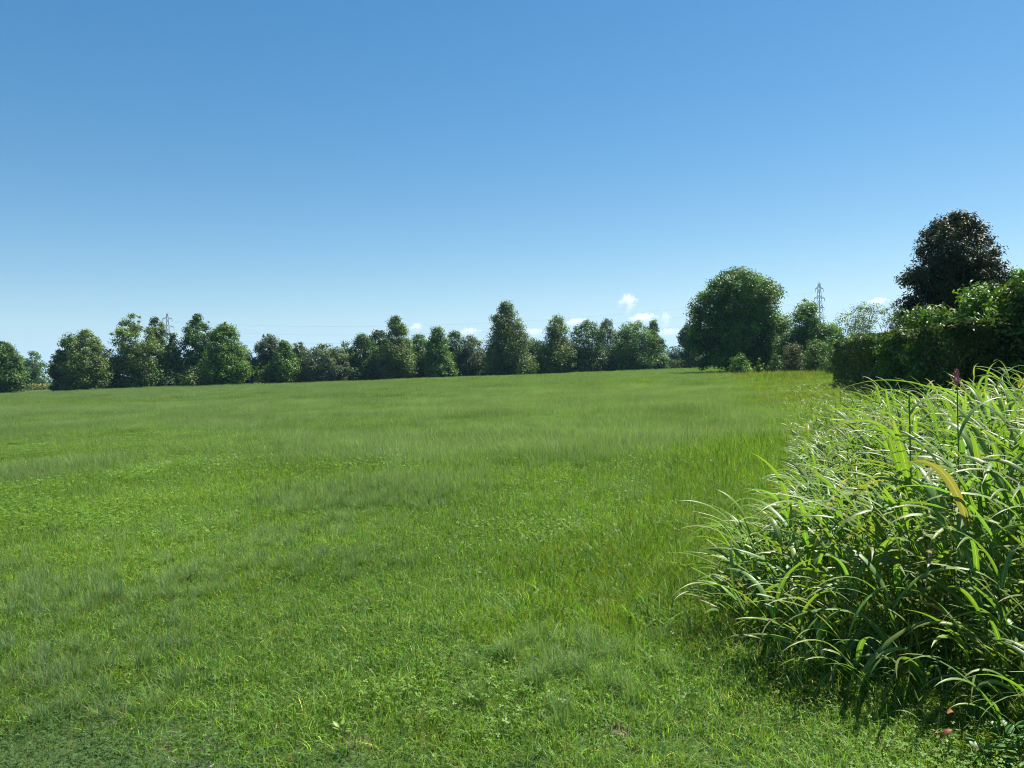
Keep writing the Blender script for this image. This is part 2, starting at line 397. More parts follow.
for i, (x, yt, w, dY, shp, c, low, gap, nl, cl, lab) in enumerate(TREES):
    Y = 94 + x / 660 * 26 + dY + 2
    p = at(x, yt, Y); H = p.z; W = w / FPX * Y * (1.10 if x < 300 else 1.24)
    bx = p.x + math.tan(R(ROLL)) * 0  # trees stand plumb
    crown_tree('tree', lab, 'tree', (bx, Y, float(gz(bx, Y))), H, W, shp, low, leaf=.23, asp=.66, n_leaf=int(nl * 3.4), n_clump=int(90 + W * 15), clump=cl * .86,
               col=c, seed=100 + i, group=HEDGEROW, gap=gap, limbs=10, stems=1, spread=.16, lobe=.5)
# low bushes that close the foot of the row
r = np.random.default_rng(55)
for i in range(38):
    x = 108 + i * 14.7 + r.uniform(-4, 4)
    if 249 < x < 262 or x > 662: continue
    Y = 94 + x / 660 * 26 + r.uniform(1.5, 5)
    top = 0.5 * (at(x, 366, Y).z) + r.uniform(-.3, 1.2)
    h = r.uniform(2.0, 3.4) if (i % 3 or x < 250) else r.uniform(4.0, 5.6); p = at(x, 370, Y)
    crown_tree('bush', 'low dark bush at the foot of the far tree row', 'bush', (p.x, Y, 0), h, r.uniform(3.6, 5.4), 'dome', .0, leaf=.28, n_leaf=2600, n_clump=34,
               clump=.3, col=[GREEN, DARK, MID][i % 3], seed=300 + i, group='low bushes under the far tree row', limbs=4, trunk_r=.05)
# loners further back
FAR = [
 (32, 349, 24, 165, 'oval', GREEN, 'small far tree in the gap at the left of the broad round one'),
 (20, 362, 26, 175, 'dome', GREEN, 'lowest far tree in the left gap, behind the edge tree'),
 (689, 318, 26, 118, 'oval', GREY, 'silver grey poplar half hidden behind the big round tree'),
 (676, 350, 18, 230, 'dome', DARK, 'little dark tree far off where the blue hill shows'),
 (688, 340, 14, 215, 'oval', DARK, 'small far dark tree touching the silver poplar'),
]
for i, (x, yt, w, Y, shp, c, lab) in enumerate(FAR):
    p = at(x, yt, Y); crown_tree('tree', lab, 'tree', (p.x, Y, 0), p.z, w / FPX * Y, shp, .03, leaf=.36, n_leaf=5000, n_clump=70, clump=.17, col=c, seed=400 + i, limbs=6, gap=.05)

# far-off wood that reads as one mass, and a maize crop beyond the row
def mass(name, label, cat, P0, P1, h, w, n, leaf, col, seed, hvar, mat=None):
    r = np.random.default_rng(seed)
    P, N = box_foliage(P0, P1, h, w, n, r, hvar)
    g = Geo(); leaves_quads(g, P, nrm(N * .6 + rnd_dirs(n, r) * .8), np.full(n, leaf), .6, palette(n, col, r, .22, .12), r)
    return tag(link(name, g.mesh(name), mat or M_tree), label, cat, kind='stuff')
mass('far_woods', 'distant line of woods beyond the far tree row', 'woods', (-230, 215), (40, 262), 6.2, 9, 30000, .75, GREEN, 41, .22)
mass('far_woods', 'distant line of woods behind the right hand garden trees', 'woods', (48, 300), (330, 330), 6.5, 9, 26000, .8, GREEN, 42, .22)
mass('maize_crop', 'strip of tall green crop seen through the gap beside the big tree', 'crop', (24, 152), (52, 156), 1.75, 8, 16000, .4, (.08, .115, .035), 43, .03)
mass('ripe_crop', 'thin strip of pale ripening crop seen under the left trees', 'crop', (-120, 150), (-48, 158), 1.1, 7, 16000, .4, (.17, .19, .07), 44, .03)

# ------------------------------------------------------------------ right hand trees and garden
def px_tree(x, yt, w, Y, lab, **kw):
    p = at(x, yt, Y)
    nm = kw.pop('name', 'tree'); cat = kw.pop('cat', 'tree')
    return crown_tree(nm, lab, cat, (p.x, Y, float(gz(p.x, Y))), p.z, w / FPX * Y, **kw)

px_tree(736, 267, 94, 75, 'big round dense tree at the right end of the meadow', shape='full', low=.06, leaf=.22, asp=.6, n_leaf=110000, n_clump=480, clump=.095,
        col=MID, seed=501, trunk_r=.28, limbs=24, depth=9, lobe=.3)
px_tree(806, 297, 58, 70, 'pointed fresh green tree right of the big round one', shape='cone', low=.02, leaf=.18, n_leaf=24000, n_clump=110, clump=.16, col=MID, seed=502)
px_tree(826, 318, 40, 68, 'lower green tree leaning out right of the pointed one', shape='dome', low=.02, leaf=.18, n_leaf=15000, n_clump=80, clump=.2, col=MID, seed=503)
px_tree(786, 330, 26, 69, 'small bush wedged between the big round and the pointed tree', shape='dome', low=.0, leaf=.16, n_leaf=5000, n_clump=40, clump=.25, col=GREEN, seed=504, name='bush', cat='bush')
px_tree(740, 352, 20, 63, 'pale upright shrub against the shade of the big tree', shape='oval', low=.0, leaf=.13, n_leaf=3000, n_clump=40, clump=.2, col=BRIGHT, seed=505, name='shrub', cat='shrub')
px_tree(759, 357, 10, 64, 'thin pale shrub, the smaller of two in the big tree\'s shade', shape='oval', low=.0, leaf=.12, n_leaf=1100, n_clump=20, clump=.3, col=BRIGHT, seed=506, name='shrub', cat='shrub')
px_tree(775, 352, 18, 64, 'dark upright shrub right of the pale ones', shape='oval', low=.0, leaf=.13, n_leaf=2600, n_clump=30, clump=.3, col=GREEN, seed=507, name='shrub', cat='shrub')
px_tree(793, 342, 24, 62, 'brownish bramble bush under the pointed tree', shape='dome', low=.0, leaf=.13, n_leaf=4200, n_clump=40, clump=.25, col=(.075, .088, .030), seed=508, name='bush', cat='bush')
px_tree(816, 338, 34, 63, 'wide green bush left of the clipped hedge', shape='dome', low=.0, leaf=.13, n_leaf=6500, n_clump=50, clump=.22, col=MID, seed=509, name='bush', cat='bush')
px_tree(838, 342, 26, 60, 'bush half hidden behind the hedge end', shape='dome', low=.0, leaf=.13, n_leaf=5000, n_clump=40, clump=.25, col=GREEN, seed=510, name='bush', cat='bush')
px_tree(860, 300, 52, 120, 'thin airy tree with bare stems and blue sky between them', shape='vase', low=.45, leaf=.26, n_leaf=2600, n_clump=44, clump=.13, col=YELL, seed=511, stems=4, limbs=9, gap=.25)
px_tree(893, 301, 34, 122, 'second airy tree, beside the dark purplish one', shape='vase', low=.45, leaf=.26, n_leaf=1700, n_clump=32, clump=.15, col=GREY, seed=512, stems=3, limbs=8, gap=.2)
px_tree(842, 318, 22, 118, 'small airy tree left of the taller one with bare stems', shape='vase', low=.3, leaf=.26, n_leaf=900, n_clump=20, clump=.2, col=GREEN, seed=513, stems=2, limbs=6, gap=.1)
px_tree(868, 330, 80, 100, 'broad low bush filling the space under the airy trees', shape='dome', low=.0, leaf=.2, n_leaf=16000, n_clump=90, clump=.3, col=MID, seed=514, name='bush', cat='bush', depth=5)
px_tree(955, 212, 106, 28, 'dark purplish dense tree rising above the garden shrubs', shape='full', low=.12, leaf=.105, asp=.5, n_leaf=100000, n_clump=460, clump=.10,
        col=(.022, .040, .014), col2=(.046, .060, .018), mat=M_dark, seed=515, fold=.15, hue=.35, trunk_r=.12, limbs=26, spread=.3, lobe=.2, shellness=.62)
# garden shrubs with big hanging leaves
SH = dict(name='garden_shrub', cat='shrub', mat=M_shrub, fold=.12, droop=.5, asp=.42)
px_tree(985, 284, 150, 21, 'large leafy garden shrub below the dark tree', shape='dome', low=.0, leaf=.16, n_leaf=42000, n_clump=190, clump=.12, col=(.080, .150, .024), seed=516, limbs=20, depth=4.2, **SH)
px_tree(1042, 268, 130, 19, 'tallest garden shrub, cut by the right edge of the photo', shape='dome', low=.0, leaf=.16, n_leaf=36000, n_clump=160, clump=.13, col=(.078, .146, .024), seed=517, limbs=16, depth=4, **SH)
px_tree(918, 318, 74, 24, 'lower garden shrub with pale leaves where the hedge ends', shape='dome', low=.0, leaf=.15, n_leaf=22000, n_clump=110, clump=.15, col=(.074, .140, .024), seed=518, limbs=14, depth=3, **SH)

# clipped hedge running along the garden
def hedge():
    r = np.random.default_rng(61)
    A = at(845, 360, 35); B = at(1000, 360, 19.5); A2 = (A.x + .6, 35.5); B2 = (B.x - 1.0, 18.5)
    rt = root('hedge', ((A2[0] + B2[0]) / 2, 27, 0), 'tall dark clipped hedge along the garden edge', 'hedge')
    P, N = box_foliage(A2, B2, 2.3, 1.7, 62000, r, .07)
    P = P - np.array(rt.location)
    g = Geo(); leaves_quads(g, P, nrm(N * .7 + rnd_dirs(len(P), r) * .7), np.full(len(P), .10), .55, palette(len(P), (.050, .085, .022), r, .22, .15), r, .12)
    link('foliage', g.mesh('foliage'), M_shrub, rt)
    tg = Geo()
    for k in range(60):
        u = (k + .5) / 60; b = np.array([A2[0] + (B2[0] - A2[0]) * u, A2[1] + (B2[1] - A2[1]) * u, 0]) - np.array(rt.location)
        for q in range(3):
            e = b + np.array([r.normal(0, .4), r.normal(0, .4), r.uniform(1.5, 2.15)]); s = np.linspace(0, 1, 5)[:, None]
            L = b + (e - b) * s; L[:, :2] += np.sin(s * 3) * r.normal(0, .08, 2); L[0, 2] = -.1
            tube(tg, L, .03 * np.linspace(1, .3, 5), (1, 1, 1), 5)
    link('trunk', tg.mesh('trunk', True), M_bark, rt)
hedge()

# ------------------------------------------------------------------ pylons and wires
def pylon(x, yt, Y, label, yaw):
    p = at(x, yt, Y); H = p.z
    rt = root('power_pylon', (p.x, Y, 0), label, 'pylon'); rt.rotation_euler[2] = yaw
    g = Geo(); w0 = H * .05
    def wd(z): return w0 * (1 - z / H) ** .9 * .9 + .3
    zs = np.linspace(0, H * .97, 15)
    for sx in (-1, 1):
        for sy in (-1, 1):
            tube(g, [(sx * wd(z), sy * wd(z), z) for z in zs], .10, (1, 1, 1), 4)
    for a, b in zip(zs[:-1], zs[1:]):
        for s in (-1, 1):
            tube(g, [(-wd(a), s * wd(a), a), (wd(b), s * wd(b), b)], .06, (1, 1, 1), 4); tube(g, [(wd(a), s * wd(a), a), (-wd(b), s * wd(b), b)], .06, (1, 1, 1), 4)
            tube(g, [(s * wd(a), -wd(a), a), (s * wd(b), wd(b), b)], .06, (1, 1, 1), 4); tube(g, [(s * wd(a), wd(a), a), (s * wd(b), -wd(b), b)], .06, (1, 1, 1), 4)
    tube(g, [(0, 0, H * .95), (0, 0, H)], [.3, .06], (1, 1, 1), 5)
    link('lattice_tower', g.mesh('lattice_tower'), M_steel, rt)
    tips = []
    for z, l in ((.90, 2.6), (.78, 3.4), (.66, 2.9)):
        for s in (-1, 1):
            a = Geo(); zz = H * z
            tube(a, [(s * wd(zz), 0, zz + 1.1), (s * l, 0, zz)], .12, (1, 1, 1), 4); tube(a, [(s * wd(zz), 0, zz), (s * l, 0, zz)], .12, (1, 1, 1), 4)
            tube(a, [(s * (wd(zz) + l) / 2, 0, zz), (s * (wd(zz) + l) / 2, 0, zz + .5)], .09, (1, 1, 1), 4)
            ar = link('cross_arm', a.mesh('cross_arm'), M_steel, rt)
            ins = Geo(); q = np.linspace(0, 1, 9)
            tube(ins, [(s * l, 0, zz - u * 1.6) for u in q], [.1 if k % 2 else .17 for k in range(9)], (1, 1, 1), 6)
            link('insulator', ins.mesh('insulator'), M_steel, ar)
            tips.append(Vector((s * l, 0, zz - 1.6)))
    m = Matrix.Translation(rt.location) @ Matrix.Rotation(yaw, 4, 'Z')
    return [m @ t for t in tips]
tr_ = pylon(819, 281, 400, 'lattice power pylon above the pointed tree on the right', R(20))
tl_ = pylon(167, 312, 455, 'lattice power pylon above the narrow tree on the left', R(20))
for a, b in zip(tl_, tr_):
    s = np.linspace(0, 1, 40)[:, None]
    L = np.array(a) * (1 - s) + np.array(b) * s; L[:, 2] -= 4 * 9.0 * (s * (1 - s))[:, 0]
    g = Geo(); tube(g, L, .012, (1, 1, 1), 4)
    tag(link('power_line', g.mesh('power_line'), M_steel), 'thin power line strung between the two lattice pylons', 'power line', 'wires strung between the pylons')

# ------------------------------------------------------------------ meadow grass (patches spread by geometry nodes)
def blades(g, n, size, h0, h1, w0, w1, lean, r, col, spread=.2, hue=.12, segs=3, curl=1.0, tipcol=None, clumpy=0, lay=None):
    if clumpy:
        c = r.uniform(-size / 2, size / 2, (clumpy, 2)); k = r.integers(0, clumpy, n); xy = c[k] + r.normal(0, size * .035, (n, 2))
    else: xy = r.uniform(-size / 2, size / 2, (n, 2))
    h = r.uniform(h0, h1, n) * (.75 + .5 * vnoise(xy[:, 0], xy[:, 1], 9 + n % 5, size * .2)); w = r.uniform(w0, w1, n); az = r.uniform(0, 2 * math.pi, n)
    ln = np.abs(r.normal(0, lean, n)) + .03
    d = np.stack([np.cos(az), np.sin(az), 0 * az], -1); face = az + r.normal(0, .7, n)
    s = np.stack([-np.sin(face), np.cos(face), 0 * az], -1)
    t = np.linspace(0, 1, segs + 1)
    bend = ln[:, None] * h[:, None] * t[None, :] ** (1 + curl)
    zz = h[:, None] * (t[None, :] - .35 * ln[:, None] * t[None, :] ** 2.5)
    C = np.zeros((n, segs + 1, 3)); C[:, :, :2] = xy[:, None, :]; C += d[:, None, :] * bend[..., None]; C[:, :, 2] += zz - .01
    ww = w[:, None] * np.clip(1.02 - t[None, :] ** 1.6, .08, 1) * np.clip(.6 + 2 * t[None, :], 0, 1) / 2
    V = np.stack([C - s[:, None, :] * ww[..., None], C + s[:, None, :] * ww[..., None]], 2)
    b = np.arange(n)[:, None] * (segs + 1) * 2; j = np.arange(segs)[None, :] * 2
    F = np.stack([b + j, b + j + 1, b + j + 3, b + j + 2], -1).reshape(-1, 4)
    cc = palette(n, col, r, spread, hue)
    vv = vnoise(xy[:, 0], xy[:, 1], 5 + n % 7, size * .16) - .5
    cc = cc * np.exp(.55 * vv)[:, None] * np.stack([np.exp(.45 * vv), 1 + 0 * vv, np.exp(-.7 * vv)], -1)
    dry = r.uniform(0, 1, n) < .05; cc[dry] = np.array([.26, .22, .10]) * r.uniform(.6, 1.1, (dry.sum(), 1))
    cc = np.repeat(cc[:, None, :], (segs + 1), 1)
    if tipcol is not None:
        tt = (t ** 2)[None, :, None]; cc = cc * (1 - tt * .6) + np.asarray(tipcol)[None, None, :] * tt * .6
    g.add(V.reshape(-1, 3), F, np.repeat(cc[:, :, None, :], 2, 2).reshape(-1, 3))

def clover(g, n, size, h0, h1, leaf, r, col, groups=9):
    c = r.uniform(-size / 2, size / 2, (groups, 2)); k = r.integers(0, groups, n)
    xy = np.clip(c[k] + r.normal(0, size * .1, (n, 2)), -size * .6, size * .6); h = r.uniform(h0, h1, n)
    P = np.concatenate([xy, h[:, None]], 1); N0 = nrm(rnd_dirs(n, r) * .45 + np.array([0, 0, 1.]))
    cc = palette(n, col, r, .16, .1); a0 = r.uniform(0, 6.28, n); L = leaf * r.uniform(.6, 1.3, n)
    for q in range(3):
        a = a0 + q * 2.094; d = np.stack([np.cos(a), np.sin(a), 0 * a], -1); d = nrm(d - N0 * (d * N0).sum(1, keepdims=True)); s = np.cross(N0, d)
        Lq = L[:, None]
        V = np.stack([P, P + d * Lq * .62 + s * Lq * .42, P + d * Lq * 1.02, P + d * Lq * .62 - s * Lq * .42], 1)
        g.add(V.reshape(-1, 3), np.arange(n * 4).reshape(n, 4), np.repeat(cc, 4, 0))

G1 = (.120, .215, .034)   # plain meadow green
G2 = (.152, .238, .026)   # yellower
G3 = (.112, .205, .076)   # bluish fine grass
G4 = (.070, .135, .042)   # creeping dark
CL = (.115, .200, .028)
PALE = (.30, .34, .17)
def src_collection(name, builders):
    c = bpy.data.collections.new(name)
    for i, (nm, fn) in enumerate(builders):
        r = np.random.default_rng(900 + i); g = Geo(); fn(g, r)
        me = g.mesh(nm); me.materials.append(M_grass)
        o = bpy.data.objects.new('%02d_%s' % (i, nm), me); c.objects.link(o)
    return c

def near_fine(g, r):
    blades(g, 2300, .8, .025, .095, .0036, .0075, 1.0, r, G1, spread=.36); blades(g, 130, .8, .06, .15, .0018, .003, .5, r, G3, tipcol=PALE); clover(g, 130, .8, .02, .07, .009, r, CL)
def near_yellow(g, r):
    blades(g, 2200, .8, .025, .09, .004, .008, 1.0, r, G2, spread=.36); blades(g, 160, .8, .06, .16, .0018, .003, .5, r, G1, tipcol=PALE); clover(g, 260, .8, .02, .08, .010, r, CL)
def near_clover(g, r):
    blades(g, 2200, .8, .03, .11, .0028, .0055, .8, r, G2, spread=.28); clover(g, 650, .8, .03, .10, .013, r, (.125, .225, .034), 40)
def near_tuft(g, r):
    blades(g, 1300, .8, .06, .17, .0022, .0042, .55, r, G3, clumpy=9, tipcol=PALE); blades(g, 1800, .8, .03, .10, .003, .0055, .8, r, G1, spread=.3)
def near_creep(g, r):
    clover(g, 2200, .8, .005, .045, .0075, r, G4, 70); blades(g, 2400, .8, .02, .07, .002, .004, .9, r, (.075, .14, .045))
def near_wide(g, r):
    blades(g, 230, .8, .08, .20, .007, .014, 1.1, r, (.125, .21, .034), segs=5, curl=.8, clumpy=14); blades(g, 2000, .8, .05, .15, .0028, .005, .6, r, G2); clover(g, 120, .8, .03, .1, .010, r, CL)
near = src_collection('near_patches', [('fine', near_fine), ('yellow', near_yellow), ('clover', near_clover), ('tuft', near_tuft), ('creep', near_creep), ('wide', near_wide)])

def mid_a(g, r): blades(g, 3600, 1.5, .08, .24, .007, .013, .65, r, G1, spread=.32); blades(g, 800, 1.5, .18, .34, .004, .007, .35, r, G3, tipcol=PALE)
def mid_b(g, r): blades(g, 3500, 1.5, .07, .20, .007, .014, .7, r, G2, spread=.32); clover(g, 700, 1.5, .05, .16, .035, r, CL, 16); blades(g, 600, 1.5, .2, .36, .003, .005, .3, r, G3, tipcol=PALE)
def mid_c(g, r): blades(g, 2000, 1.5, .10, .24, .005, .009, .5, r, G1); clover(g, 900, 1.5, .05, .16, .026, r, (.12, .21, .028), 40); blades(g, 1600, 1.5, .08, .2, .007, .013, .7, r, G2)
def mid_d(g, r): blades(g, 3000, 1.5, .18, .40, .004, .007, .35, r, G3, tipcol=PALE); blades(g, 1800, 1.5, .10, .22, .005, .009, .5, r, G1)
def mid_w(g, r): blades(g, 900, 1.5, .12, .32, .012, .028, 1.1, r, (.14, .235, .034), segs=5, curl=.9, clumpy=22); blades(g, 2600, 1.5, .12, .3, .006, .01, .5, r, G2)
def mid_r(g, r): blades(g, 700, 1.5, .15, .38, .008, .014, .5, r, (.17, .185, .04), segs=4); blades(g, 1800, 1.5, .12, .34, .010, .02, .8, r, G2, segs=4); blades(g, 1500, 1.5, .12, .32, .012, .022, .9, r, (.16, .21, .03), segs=4)
mid = src_collection('mid_patches', [('fine', mid_a), ('yellow', mid_b), ('clover', mid_c), ('tuft', mid_d), ('wide', mid_w), ('ruddy', mid_r)])
def far_a(g, r): blades(g, 7000, 4.4, .15, .34, .014, .026, .35, r, G1, segs=2); blades(g, 2600, 4.4, .28, .46, .009, .015, .25, r, G3, segs=2, tipcol=PALE)
def far_b(g, r): blades(g, 7000, 4.4, .15, .32, .014, .028, .4, r, G2, segs=2); blades(g, 1600, 4.4, .28, .42, .009, .015, .25, r, G1, segs=2, tipcol=PALE)
def far_d(g, r): blades(g, 5500, 4.4, .15, .32, .014, .026, .35, r, G3, segs=2); blades(g, 4200, 4.4, .28, .48, .009, .015, .25, r, G3, segs=2, tipcol=PALE)
def far_w(g, r): blades(g, 3500, 4.4, .2, .5, .02, .045, .8, r, G2, segs=3); blades(g, 4000, 4.4, .2, .5, .02, .03, .4, r, G1, segs=2)
def far_r(g, r): blades(g, 1700, 4.4, .3, .65, .02, .035, .4, r, (.17, .19, .035), segs=2); blades(g, 4000, 4.4, .2, .5, .02, .03, .4, r, G2, segs=2)
far = src_collection('far_patches', [('fine', far_a), ('yellow', far_b), ('tuft', far_d), ('wide', far_w), ('ruddy', far_r)])

def scatter(name, label, cat, pts, idx, scl, coll, seed):
    r = np.random.default_rng(seed); n = len(pts)
    me = bpy.data.meshes.new(name); me.vertices.add(n); me.vertices.foreach_set('co', np.asarray(pts, np.float32).ravel())
    a = me.attributes.new('idx', 'INT', 'POINT'); a.data.foreach_set('value', np.asarray(idx, np.int32))
    a = me.attributes.new('scl', 'FLOAT_VECTOR', 'POINT'); a.data.foreach_set('vector', np.asarray(scl, np.float32).ravel())
    rot = np.zeros((n, 3)); rot[:, 2] = r.uniform(0, 6.28, n); rot[:, :2] = r.normal(0, .02, (n, 2))
    a = me.attributes.new('rot', 'FLOAT_VECTOR', 'POINT'); a.data.foreach_set('vector', rot.astype(np.float32).ravel())
    o = link(name, me); tag(o, label, cat, kind='stuff')
    nt = bpy.data.node_groups.new(name, 'GeometryNodeTree')
    nt.interface.new_socket('Geometry', in_out='INPUT', socket_type='NodeSocketGeometry'); nt.interface.new_socket('Geometry', in_out='OUTPUT', socket_type='NodeSocketGeometry')
    gi = nt.nodes.new('NodeGroupInput'); go = nt.nodes.new('NodeGroupOutput')
    ci = nt.nodes.new('GeometryNodeCollectionInfo'); ci.inputs['Collection'].default_value = coll; ci.inputs['Separate Children'].default_value = True; ci.inputs['Reset Children'].default_value = True
    ip = nt.nodes.new('GeometryNodeInstanceOnPoints'); ip.inputs['Pick Instance'].default_value = True
    def na(nm, t):
        q = nt.nodes.new('GeometryNodeInputNamedAttribute'); q.data_type = t; q.inputs['Name'].default_value = nm
        return [s for s in q.outputs if s.enabled and s.name == 'Attribute'][0]
    L = nt.links.new
    L(gi.outputs[0], ip.inputs['Points']); L(ci.outputs[0], ip.inputs['Instance']); L(na('idx', 'INT'), ip.inputs['Instance Index'])
    e = nt.nodes.new('FunctionNodeEulerToRotation'); L(na('rot', 'FLOAT_VECTOR'), e.inputs[0]); L(e.outputs[0], ip.inputs['Rotation'])
    L(na('scl', 'FLOAT_VECTOR'), ip.inputs['Scale']); L(ip.outputs[0], go.inputs[0])
    md = o.modifiers.new('spread', 'NODES'); md.node_group = nt
    return o

def cells(y0, y1, step, r, marg=3.0):
    ys = np.arange(y0, y1, step); out = []
    for y in ys:
        m = .72 * y + marg; xs = np.arange(-m, m, step); out.append(np.stack([xs, np.full(len(xs), y)], -1))
    P = np.concatenate(out); P += r.uniform(-.45, .45, P.shape) * step
    return P

def lay_grass():
    r = np.random.default_rng(77)
    # near zone
    P = cells(1.8, 13.4, .42, r, 2.2); x, y = P.T
    edge = x - xb(y)
    P = P[edge < .9]; x, y = P.T; edge = x - xb(y); n = len(P)
    nA = vnoise(x, y, 21, 2.6) + .25 * (vnoise(x, y, 25, .9) - .5); nB = vnoise(x, y, 22, 3.2) + .25 * (vnoise(x, y, 26, .8) - .5)
    q1, q2 = r.normal(0, .13, n), r.normal(0, .13, n)
    idx = np.where(nA + q1 > .60, 1, 0); idx = np.where(nB + q2 > np.where(y < 4.6, .95, .86), 2, idx); idx = np.where(nB + q2 < .14, 3, idx)
    idx = np.where((y < 3.9) & (idx == 3), 0, idx)
    cre = (r.uniform(0, 1, n) < .85) & (y < 3.55 + .35 * (vnoise(x, y, 27, 1.2) - .5) - .12 + np.clip(-x * .10, 0, .3)) & (x < -.55); idx = np.where(cre, 4, idx)
    wide = (edge > -1.6 + 1.2 * (vnoise(x, y, 28, 1.5) - .5)) & (y > 4.3) & (r.uniform(0, 1, n) < .75); idx = np.where(wide, 5, idx)
    # named tufts: two grey green tussocks before the tall grass
    for tx, ty, rad in ((at(510, 668, 4.1).x, 4.1, .22), (at(580, 655, 4.25).x, 4.25, .2), (at(630, 660, 4.2).x, 4.2, .2)):
        idx = np.where((x - tx) ** 2 + (y - ty) ** 2 < rad ** 2, 3, idx)
    s = (.9 + .25 * vnoise(x, y, 29, 2.2)) * np.interp(y, [3, 5, 13], [.95, 1.1, 1.6]); sz = s * np.interp(y, [3, 4, 6, 9, 13], [.8, .95, 1.0, 1.15, 1.45]) * (.8 + .4 * vnoise(x, y, 30, 1.4))
    keep = ((x + .77) ** 2 + (y - 3.46) ** 2 > .27 ** 2)
    keep &= ~(cre & (r.uniform(0, 1, n) < np.where(y < 3.35, .14, .05)))
    pts = np.stack([x, y, gz(x, y)], -1); scl = np.stack([s, s, sz], -1)
    scatter('meadow_grass', 'short mixed meadow grass and clover close to the viewer', 'grass', pts[keep], idx[keep], scl[keep], near, 1)
    # middle zone
    P = cells(13.0, 47, .98, r); x, y = P.T; edge = x - xb(y); P = P[edge < 9]; x, y = P.T; edge = x - xb(y); n = len(P)
    nA = vnoise(x, y, 23, 7) + .3 * (vnoise(x, y, 34, 2) - .5); nB = vnoise(x, y, 24, 9) + .3 * (vnoise(x, y, 33, 2.2) - .5)
    q1, q2 = r.normal(0, .16, n), r.normal(0, .16, n)
    idx = np.where(nA + q1 > .6, 1, 0); idx = np.where((nB + q2 > .95) & (y < 24), 2, idx); idx = np.where(nB + q2 < .45, 3, idx)
    idx = np.where((edge > -.8 + 1.5 * (vnoise(x, y, 35, 3) - .5)) & (r.uniform(0, 1, n) < .8), 4, idx)
    idx = np.where((edge > -.3) & (edge < 3.5) & (y > 24) & (r.uniform(0, 1, n) < .38), 5, idx)
    s = .95 + .3 * vnoise(x, y, 36, 5); sz = s * np.where(edge > 0, .95, .9) * np.interp(y, [13, 22], [.82, 1.0])
    scatter('meadow_grass', 'taller seeding meadow grass across the middle of the field', 'grass', np.stack([x, y, gz(x, y)], -1), idx, np.stack([s, s, sz], -1), mid, 2)
    # far zone
    P = cells(45, 135, 2.7, r, 6); x, y = P.T; ok = (y < yfar(x) + 1) ; ok &= (x - xb(y) < 12)
    P = P[ok]; x, y = P.T; edge = x - xb(y); n = len(P)
    nA = vnoise(x, y, 37, 22) + .25 * (vnoise(x, y, 38, 6) - .5)
    nA = nA + r.normal(0, .12, n); idx = np.where(nA > .6, 1, 0); idx = np.where(nA < .45, 2, idx)
    idx = np.where((edge > 0) & (r.uniform(0, 1, n) < .6), 3, idx); idx = np.where((edge > 0) & (edge < 4) & (y < 60) & (r.uniform(0, 1, n) < .6), 4, idx)
    s = .95 + .2 * r.uniform(0, 1, n); sz = s * np.where(edge > 5, .5, 1)
    scatter('meadow_grass', 'pale far meadow grass up to the foot of the trees', 'grass', np.stack([x, y, gz(x, y)], -1), idx, np.stack([s, s, sz], -1), far, 3)
lay_grass()

# ------------------------------------------------------------------ tall reed-like grass at the right
def ribbon(g, P, side, w, fold, col, tipcol=None):
    """leaf blades: P (n,k,3) centre lines, side (n,k,3), w (n,k) half widths"""
    n, k = w.shape
    T = nrm(np.gradient(P, axis=1)); Nn = nrm(np.cross(side, T))
    up = Nn * (w * fold)[..., None]
    V = np.stack([P - side * w[..., None] + up, P, P + side * w[..., None] + up], 2)
    b = np.arange(n)[:, None, None] * k * 3; j = np.arange(k - 1)[None, :, None] * 3; m = np.arange(2)[None, None, :]
    F = np.stack([b + j + m, b + j + m + 1, b + j + m + 4, b + j + m + 3], -1).reshape(-1, 4)
    A = np.tile(np.array([-1, 0, 1.]), n * k)
    C = np.repeat(col[:, None, :], k, 1)
    if tipcol is not None:
        t = np.linspace(0, 1, k)[None, :, None] ** 6 * .8; C = C * (1 - t) + np.asarray(tipcol) * t
    g.add(V.reshape(-1, 3), F, np.repeat(C[:, :, None, :], 3, 2).reshape(-1, 3), A)

def arch_leaves(g, base, az, L, w, th0, th1, r, col, k=12, fold=.35, twist=.5, power=1.3, tip=(.30, .27, .10)):
    """th: angle from the vertical at the root and at the tip"""
    n = len(base); t = np.linspace(0, 1, k)
    th = th0[:, None] + (th1 - th0)[:, None] * t[None, :] ** power
    azc = az[:, None] + r.normal(0, .35, n)[:, None] * t[None, :] ** 1.5
    d = np.stack([np.sin(th) * np.cos(azc), np.sin(th) * np.sin(azc), np.cos(th)], -1)
    seg = (L / (k - 1))[:, None, None] * d; P = base[:, None, :] + np.concatenate([np.zeros((n, 1, 3)), np.cumsum(seg[:, :-1], 1)], 1)
    P[:, :, 2] = np.maximum(P[:, :, 2], .01)
    side0 = np.stack([-np.sin(azc), np.cos(azc), 0 * azc], -1); nn = np.cross(d, side0)
    tw = (r.normal(0, twist, n)[:, None] * t[None, :] + r.normal(0, .25, n)[:, None])
    side = side0 * np.cos(tw)[..., None] + nn * np.sin(tw)[..., None]
    prof = np.clip(.55 + 2.2 * t, 0, 1) * np.clip((1 - t) * 1.9, 0, 1) ** .8 + .02
    ribbon(g, P, side, w[:, None] / 2 * prof[None, :], fold, col, tip)
    return P

TG = (.128, .222, .042)
def tall_height(x, y):
    e = x - xb(y)
    h = np.interp(e, [-.3, 0, .35, .8, 1.5, 3], [.24, .34, .46, .66, 1.0, 1.15])
    h = h * np.interp(y, [2.8, 3.5, 4.3, 6, 8, 11, 16, 25], [.55, .80, 1.05, 1.0, .9, .82, .72, .65])
    return h

